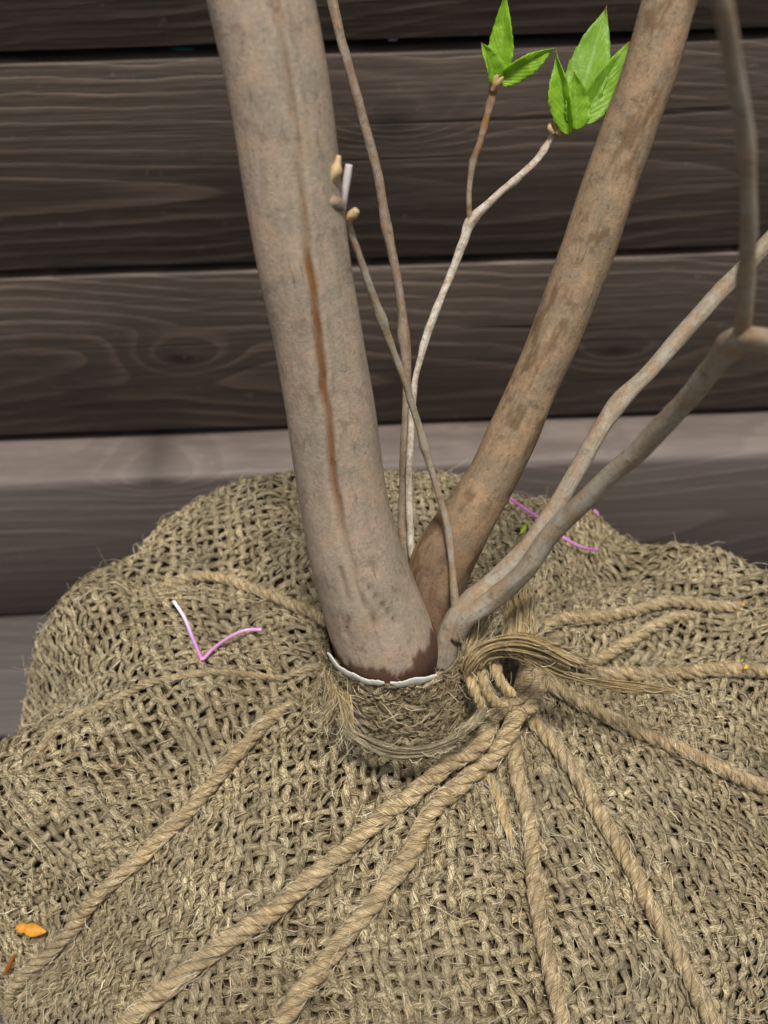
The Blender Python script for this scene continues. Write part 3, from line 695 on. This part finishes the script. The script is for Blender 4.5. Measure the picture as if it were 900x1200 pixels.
# ------------------------------------------------------------------ the shrub
shrub = empty('shrub', at(463, 800, .41), 'bare multi-stemmed shrub with two thick grey-brown stems rising from the burlap root ball', 'shrub')
def stem(name, pts, mat, parent, sides=20, lump=.04, nodes=(), step=.0022, feature=None, wob=.09, thick=1., cap=True):
    """pts rows (photo x, y, depth, width in photo px)"""
    c = np.array([list(at(x, y, d))+[w*thick*.5*d/FPX] for x, y, d, w in pts]); rows = np.array(pts, float)
    L0 = np.linalg.norm(np.diff(c[:, :3], axis=0), axis=1).sum(); n = max(24, int(L0/step))
    sp = spline(np.c_[c, rows[:, 1]], n); P, r, ypx = sp[:, :3], sp[:, 3].copy(), sp[:, 4]
    L = np.linspace(0, L0, n); seed = int(rng.integers(1000))
    for (yn, amp, wid) in nodes:
        k = np.argmin(np.abs(ypx-yn)); r *= 1+amp*np.exp(-((L-L[k])/wid)**2)
    P = P+np.stack([noise(L*45, seed, k, 91) for k in range(3)], -1)*(r*wob)[:, None]
    if name == 'stem': r *= .965
    N = unit(CAM-P); a = np.arange(sides)/sides*2*math.pi; A, LL = np.meshgrid(a, L)
    rm = float(r.mean())
    sh = 1+lump*noise(np.cos(A)*1.3, np.sin(A)*1.3, LL/(rm*4.5)+seed, 92)+lump*.45*noise(np.cos(A)*3.5, np.sin(A)*3.5, LL/(rm*1.6)+seed, 93)
    ext = {k: np.zeros(A.shape) for k in ('stain', 'wet', 'shade')}
    T_ = tangents(P); B_ = unit(np.cross(T_, N)); N_ = np.cross(B_, T_)
    Z = P[:, 2:3]+r[:, None]*(np.cos(A)*N_[:, 2:3]+np.sin(A)*B_[:, 2:3])
    if feature: sh = feature(A, ypx, sh, ext, LL, Z)
    b = MB()
    # tube measures angles from N towards T x N: flip so that +angle is to the right of the photo
    b.tube(P, N, r, r, sides, rnd=rng.random(), cap=cap, shape=sh, extra=ext)
    return b.build(name, mat, parent)
def wrapd(a): return (a+math.pi) % (2*math.pi)-math.pi
def main_feature(A, y, sh, ext, LL, Z):
    off = np.interp(y, [-300, 0, 100, 200, 300, 400, 500, 600, 650], [.35, .29, .24, .2, .1, -.03, -.12, -.12, -.17])
    ca = -np.arcsin(off) if SIGN < 0 else np.arcsin(off)
    d = wrapd(A-ca[:, None])+.03*noise(LL*120, 0, 0, 7)
    st = np.interp(y, [-300, 0, 180, 275, 300, 420, 520, 585, 650, 690], [.45, .55, .45, .6, .85, 1., .95, .55, .3, 0])[:, None]
    st = st*(1+.25*noise(LL*160, 3, 0, 9))
    g = np.exp(-(d/.060)**2)
    sh = sh-.14*st*g+.05*st*np.exp(-((d-.15)/.09)**2)+.035*st*np.exp(-((d+.2)/.12)**2)
    rusty = np.interp(y, [-300, 180, 280, 320, 560, 640], [.55, .5, .7, 1, .9, .35])[:, None]
    ext['stain'][:] = np.clip(st*rusty*1.25*np.exp(-(d/.075)**2)-.08, 0, .95)
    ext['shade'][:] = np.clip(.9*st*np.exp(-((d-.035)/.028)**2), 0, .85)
    # swelling and wrinkles low on the stem
    yy = y[:, None]
    for (x0, y0, w, h, amp) in ((.05, 675, .45, 26, .06), (-.45, 690, .4, 22, .05), (.5, 640, .4, 30, .035)):
        sh = sh+amp*np.exp(-(wrapd(A-SIGN*x0)/w)**2-((yy-y0)/h)**2)
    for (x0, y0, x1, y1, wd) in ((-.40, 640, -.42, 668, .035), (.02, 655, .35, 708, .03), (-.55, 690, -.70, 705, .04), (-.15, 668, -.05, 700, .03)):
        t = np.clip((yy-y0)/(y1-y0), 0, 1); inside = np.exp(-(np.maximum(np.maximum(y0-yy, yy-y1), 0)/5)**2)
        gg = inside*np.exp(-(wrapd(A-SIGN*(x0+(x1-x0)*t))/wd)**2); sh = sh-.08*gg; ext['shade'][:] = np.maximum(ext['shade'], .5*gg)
    edge = ZTOP+.0090+.003*SIGN*np.sin(A)+.0035*noise(np.cos(A)*4, np.sin(A)*4, 0, 15)+.0015*noise(np.cos(A)*13, np.sin(A)*13, 0, 16)
    ext['wet'][:] = np.clip((edge-Z)/.0018, 0, 1)*.88          # dark damp rim above the collar
    return sh
SIGN = 1
def rust_feature(A, y, sh, ext, LL, Z):
    ext['wet'][:] = np.clip((y[:, None]-600)/160, 0, .55)*(.7+.5*noise(np.cos(A)*3, np.sin(A)*3, LL*90, 17))
    ext['shade'][:] = np.clip(noise(np.cos(A)*2.4, np.sin(A)*2.4, LL*85, 18)*1.7-.45+.8*noise(np.cos(A)*9, np.sin(A)*9, LL*320, 28), 0, .75)
    return sh
stem('stem', [(456, 790, .421, 104), (456, 770, .4085, 118), (450, 750, .396, 124), (433, 700, .386, 119), (417, 650, .376, 113), (405, 600, .368, 108), (390, 500, .352, 108),
              (373, 400, .337, 108), (355, 300, .324, 114), (340, 200, .313, 119), (325, 100, .303, 124), (306, 0, .295, 130), (285, -120, .287, 136), (262, -260, .28, 140)],
     BARK_MAIN, shrub, 96, .022, step=.0010, feature=main_feature, wob=.012)
stem('stem', [(520, 790, .425, 56), (512, 745, .418, 62), (508, 705, .411, 70), (520, 655, .404, 74), (548, 605, .397, 68), (578, 555, .391, 62), (603, 505, .386, 62), (626, 450, .381, 58),
              (648, 400, .376, 60), (683, 310, .368, 64), (718, 210, .359, 66), (754, 105, .350, 66), (786, 0, .342, 66), (820, -110, .335, 66), (850, -220, .33, 66)],
     BARK_RUST, shrub, 64, .04, step=.0012, feature=rust_feature, wob=.04)
stem('branch', [(520, 805, .412, 36), (524, 768, .404, 38), (534, 732, .397, 36), (550, 708, .393, 33), (582, 680, .390, 28), (615, 645, .387, 27), (645, 605, .384, 26), (672, 562, .381, 25), (698, 515, .378, 24),
               (725, 474, .376, 23), (760, 434, .373, 23), (805, 384, .370, 23), (850, 334, .366, 24), (905, 280, .361, 24), (970, 215, .355, 24), (1080, 95, .342, 23), (1180, -40, .33, 21)],
     BARK_GREY, shrub, 28, .12, wob=.12, thick=.84, nodes=((700, .12, .006), (474, .12, .006)))
stem('branch', [(532, 748, .398, 26), (548, 722, .391, 30), (575, 704, .385, 29), (612, 670, .374, 28), (650, 622, .361, 27), (700, 572, .343, 27), (748, 527, .324, 29), (795, 480, .302, 31), (835, 432, .279, 32),
               (860, 404, .263, 36), (885, 398, .252, 36), (925, 402, .243, 33), (980, 400, .233, 31), (1090, 380, .218, 29), (1230, 330, .20, 26)],
     BARK_GREY, shrub, 28, .12, wob=.12, thick=.84, nodes=((404, .25, .006),))
stem('twig', [(866, 400, .260, 20), (872, 375, .250, 20), (875, 320, .236, 20), (877, 250, .220, 20), (873, 160, .204, 20), (860, 80, .190, 21), (846, 0, .178, 22), (832, -70, .17, 22)],
     BARK_GREY, shrub, 20, .08, nodes=((320, .12, .006), (180, .15, .005)))
stem('twig', [(482, 668, .412, 17), (473, 625, .411, 17), (473, 580, .410, 16), (475, 520, .408, 14), (477, 450, .406, 13), (475, 395, .404, 15), (467, 335, .400, 12), (455, 270, .396, 14), (440, 195, .391, 14), (421, 120, .386, 14), (402, 55, .381, 15), (386, -15, .377, 16), (368, -90, .372, 16)],
     BARK_DARK, shrub, 16, .17, wob=.16, thick=.78, nodes=((395, .35, .004), (262, .2, .004), (118, .2, .004)))
stem('twig', [(536, 725, .396, 15), (533, 700, .392, 13), (530, 665, .389, 11), (526, 625, .385, 11), (514, 578, .380, 11), (500, 530, .374, 11), (484, 478, .366, 11), (466, 425, .356, 11), (447, 374, .346, 12), (428, 320, .336, 11), (411, 275, .328, 13), (403, 252, .324, 18)],
     BARK_GREY, shrub, 16, .17, wob=.16, thick=.78, nodes=((374, .40, .003), (520, .3, .003), (625, .15, .004)))
leafy = stem('leafy_twig', [(484, 655, .407, 13), (481, 620, .405, 11), (480, 560, .402, 10), (481, 510, .400, 10), (486, 450, .398, 10), (498, 402, .396, 11), (512, 362, .395, 11), (529, 318, .394, 12), (544, 282, .393, 13), (553, 259, .392, 14),
                    (575, 236, .391, 12), (604, 211, .390, 11), (629, 188, .389, 10), (642, 168, .388, 9), (650, 152, .387, 11)],
             BARK_PALE, shrub, 16, .20, wob=.16, thick=.78, nodes=((259, .25, .004), (211, .15, .003), (362, .2, .003), (174, .25, .002)), step=.0014)
def russet(A, y, sh, ext, LL, Z):
    yy = y[:, None]; w = np.clip((190-yy)/30, 0, 1); ext['stain'][:] = np.clip(w*(.55+.9*noise(LL*260, 0, 0, 19)), 0, .9); ext['shade'][:] = np.clip(noise(LL*330, 5, 0, 20)*1.3-.15, 0, .85)
    return sh
forked = stem('leafy_twig', [(553, 262, .392, 9), (550, 248, .391, 7), (550, 222, .390, 6.5), (554, 192, .389, 7.5), (562, 168, .388, 7.5), (569, 142, .387, 8), (575, 120, .386, 9), (578, 104, .385, 10)],
              BARK_DARK, shrub, 14, .12, nodes=((190, .3, .002), (150, .3, .002), (122, .3, .002)), feature=russet, step=.0014)
# stubs where side shoots were cut from the thick stem
stem('cut_stub', [(401, 246, .318, 9), (404, 226, .315, 9), (407, 207, .313, 9), (409, 193, .312, 8.5)], STUB, shrub, 12, .06)
stem('cut_stub', [(384, 225, .312, 12), (390, 208, .308, 12), (394, 200, .307, 14), (395, 195, .307, 10), (396, 189, .307, 8), (397, 183, .307, 6)], KNOB, shrub, 14, .14)
stem('cut_stub', [(404, 260, .325, 13), (410, 254, .322, 11), (415, 250, .321, 11), (418, 246, .320, 8)], KNOB, shrub, 14, .14)
stem('cut_stub', [(378, 240, .312, 12), (388, 236, .310, 16), (400, 240, .314, 14)], BARK_GREY, shrub, 14, .16)

def leaf(base, tip, width, rnd_, fold, roll, curl, parent, dtip=0., nx=46, ny=11):
    B, T = at(*base), at(*tip); ax = T-B; Ln = np.linalg.norm(ax); ax = ax/Ln
    view = unit(CAM-B); side = unit(np.cross(ax, view)); nrm = np.cross(side, ax)
    cr, sr = math.cos(roll), math.sin(roll); side, nrm = side*cr+nrm*sr, nrm*cr-side*sr
    w = width*.5*base[2]/FPX
    u = np.linspace(0, 1, nx); v = np.linspace(-1, 1, ny)
    prof = (u**.60)*np.clip(1-u, 0, 1)**1.15; prof = prof/prof.max(); prof = np.maximum(prof, .02*(u > 0))
    teeth = .085*((u*9+rnd_*3) % 1.0)*(u > .12)*(u < .95)
    U, Vv = np.meshgrid(u, v, indexing='ij')
    hw = w*(prof[:, None]*(1+np.abs(Vv)**6*teeth[:, None]))
    Y = Vv*hw*math.cos(fold*.8); Z = np.abs(Vv)*hw*math.sin(fold)+curl*Ln*(U**2-U*.55)
    Z = Z+.05*w*noise(U*7, Vv*2.5, rnd_*50, 23)+.16*w*np.abs(Vv)*np.sin(U*9+rnd_*20)*Vv+.03*w*np.abs(Vv)*np.sin(U*26+rnd_*9)
    p = B+ax*(U*Ln)[..., None]+side*Y[..., None]+nrm*Z[..., None]
    i = np.arange(nx-1)[:, None]*ny; j = np.arange(ny-1)[None]
    F = np.stack([i+j, i+j+1, i+ny+j+1, i+ny+j], -1).reshape(-1, 4)
    yv = np.stack([Vv, U, np.zeros_like(U)], -1).reshape(-1, 3)
    nn = unit(np.cross(np.gradient(p, axis=0).reshape(-1, 3), np.gradient(p, axis=1).reshape(-1, 3)))
    b = MB(); top = p.reshape(-1, 3); m_ = len(top)
    b.add(np.vstack([top, top-nn*.00022]), np.vstack([F, F[:, ::-1]+m_]), yv=np.vstack([yv, yv]), rnd=np.full(2*m_, rnd_))
    e = [k for k in range(ny)]+[k*ny+ny-1 for k in range(1, nx)]+[(nx-1)*ny+k for k in range(ny-2, -1, -1)]+[k*ny for k in range(nx-2, 0, -1)]
    e = np.array(e); e2 = np.roll(e, -1); b.f.append(np.stack([e2, e, e+m_, e2+m_], -1))
    return b.build('leaf', LEAF, parent)
leaf((585, 94, .385), (593, -6, .376), 30, .12, .35, .25, .10, forked)
leaf((581, 98, .384), (566, 50, .375), 30, .30, .75, -.5, -.15, forked)
leaf((583, 97, .383), (650, 54, .378), 27, .10, .45, -.35, .12, forked)
leaf((672, 142, .390), (711, 10, .388), 50, .85, .30, .15, .08, leafy)
leaf((680, 146, .387), (735, 50, .384), 36, .62, .40, -.35, .10, leafy)
leaf((668, 158, .383), (651, 58, .374), 34, .30, .85, .35, -.08, leafy)
leaf((676, 152, .384), (672, 84, .378), 34, .35, .55, -.3, .10, leafy)
leaf((664, 146, .389), (645, 98, .387), 26, .60, .5, -.5, .1, leafy)
def scale_bit(pts, mat, parent, name='bud_scale'):
    return stem(name, pts, mat, parent, 10, .15, step=.0006)
scale_bit([(578, 108, .385, 9), (579, 100, .384, 12), (582, 92, .383, 11), (586, 85, .382, 5)], SCALE, forked)
scale_bit([(577, 106, .383, 6), (583, 97, .381, 8), (590, 90, .380, 3)], SCALE, forked)
scale_bit([(650, 155, .387, 11), (650, 147, .386, 12), (654, 139, .385, 8), (657, 132, .385, 3)], SCALE, leafy)
scale_bit([(652, 156, .385, 9), (660, 153, .384, 9), (672, 149, .385, 7), (685, 144, .386, 2)], SCALE, leafy)
scale_bit([(649, 156, .385, 6), (645, 150, .384, 7), (645, 144, .384, 4)], KNOB, leafy)

# solid bits coloured to imitate light glinting through the topmost gap between the planks
def gap_glint(x0, x1, py, d, h, mat, name, label, cat):
    c = np.array([at(x, py-(x-x0)*.03, d) for x in np.linspace(x0, x1, 14)]); u_ = np.linspace(0, 1, 14)
    b = MB(); A_, L_ = np.meshgrid(np.arange(10)/10*2*math.pi, u_)
    b.tube(c, np.tile([0, 0, 1.], (14, 1)), .003, h*np.sin(.25+2.6*u_), 10, shape=1+.3*noise(np.cos(A_)*2, np.sin(A_)*2, L_*5, 31)); return tag(b.build(name, mat), label, cat)
gap_glint(196, 230, 58, .618, .0019, TEAL, 'teal_glint', 'dull teal bit of light modelled in the top gap between the wall planks', 'scrap')
gap_glint(455, 466, 45, .616, .0016, PALEBLUE, 'glint', 'tiny pale pebble of light modelled in the top plank gap right of the thick stem', 'glint')
# ------------------------------------------------------------------ small things lying on the burlap
T1 = bvh(surface)
def hit(px, py, lift):
    T, q, P = T1; loc = None
    while loc is None:
        loc, nor, idx, dist = T.ray_cast(Vector(CAM), Vector(unit(at(px, py, 1.)-CAM))); py += 3
    return np.array(loc)+np.array(nor)*lift*(1 if np.dot(np.array(nor), CAM-np.array(loc)) > 0 else -1)
def thread(pts, mat, rad, name, label, cat, group=None):
    c = spline(np.array([hit(x, y, l) for x, y, l in pts]), 80); b = MB(); b.tube(c, unit(CAM-c), rad, rad*.7, 8)
    return tag(b.build(name, mat), label, cat, group)
thread([(205, 718, .010), (214, 737, .008), (224, 757, .006), (237, 777, .0035), (240, 778, .0035), (252, 768, .004), (272, 757, .005), (292, 749, .006), (313, 743, .007)], PINK, .0008,
       'nylon_thread', 'pale pink to white thread bent in a V on the left hump of burlap', 'thread')
thread([(586, 588, .006), (605, 604, .006), (622, 618, .007), (640, 630, .006), (655, 641, .006), (672, 648, .006), (692, 650, .005)], MAGENTA, .0008,
       'nylon_thread', 'magenta thread lying behind the right-hand branches on the burlap', 'thread')
thread([(692, 597, .003), (695, 593, .003), (698, 592, .002)], MAGENTA, .0008, 'thread_end', 'tiny magenta thread end on the skyline of the back right burlap hump', 'thread')
def flake(pts, mat, lift, name, label, cat):
    c = np.array([list(hit(x, y, lift))+[w*.5*.4/FPX] for x, y, w in pts]); sp = spline(c, 24); b = MB(); L = np.linspace(0, 1, 24)
    A = np.arange(14)/14*2*math.pi; AA, LL = np.meshgrid(A, L)
    b.tube(sp[:, :3], unit(CAM-sp[:, :3]), sp[:, 3], sp[:, 3]*.6, 14, shape=1+.14*noise(np.cos(AA)*2, np.sin(AA)*2, LL*6, 27))
    return tag(b.build(name, mat), label, cat)
flake([(27, 1081, 5), (33, 1082, 14), (37, 1082, 11), (42, 1083, 17), (50, 1085, 17), (57, 1086, 11), (64, 1087, 2)], ORANGE, .0050, 'bud_scale', 'bright orange bud scale lying on the left rope', 'bud scale')
flake([(24, 1114, 2), (20, 1124, 6), (14, 1133, 5), (10, 1139, 1)], DKORANGE, .0034, 'bud_scale', 'thin dark orange sliver just below the bright orange bud scale', 'bud scale')
flake([(607, 631, 2), (610, 626, 6), (613, 620, 3)], LIME, .004, 'leaf_scrap', 'tiny lime green scrap beside the magenta thread', 'leaf scrap')
flake([(628, 752, 5), (632, 746, 11), (637, 742, 6)], DKORANGE, .006, 'bark_chip', 'small rusty brown chip behind the golden loop of the knot', 'bark chip')
flake([(867, 713, 2), (869, 710, 4), (871, 707, 2)], ORANGE, .004, 'flower_scrap', 'tiny orange scrap on the right burlap hump', 'scrap')
flake([(863, 796, 2), (865, 793, 5), (866, 790, 2)], YELLOW, .009, 'flower_scrap', 'tiny yellow scrap on the level rope near the right edge', 'scrap')
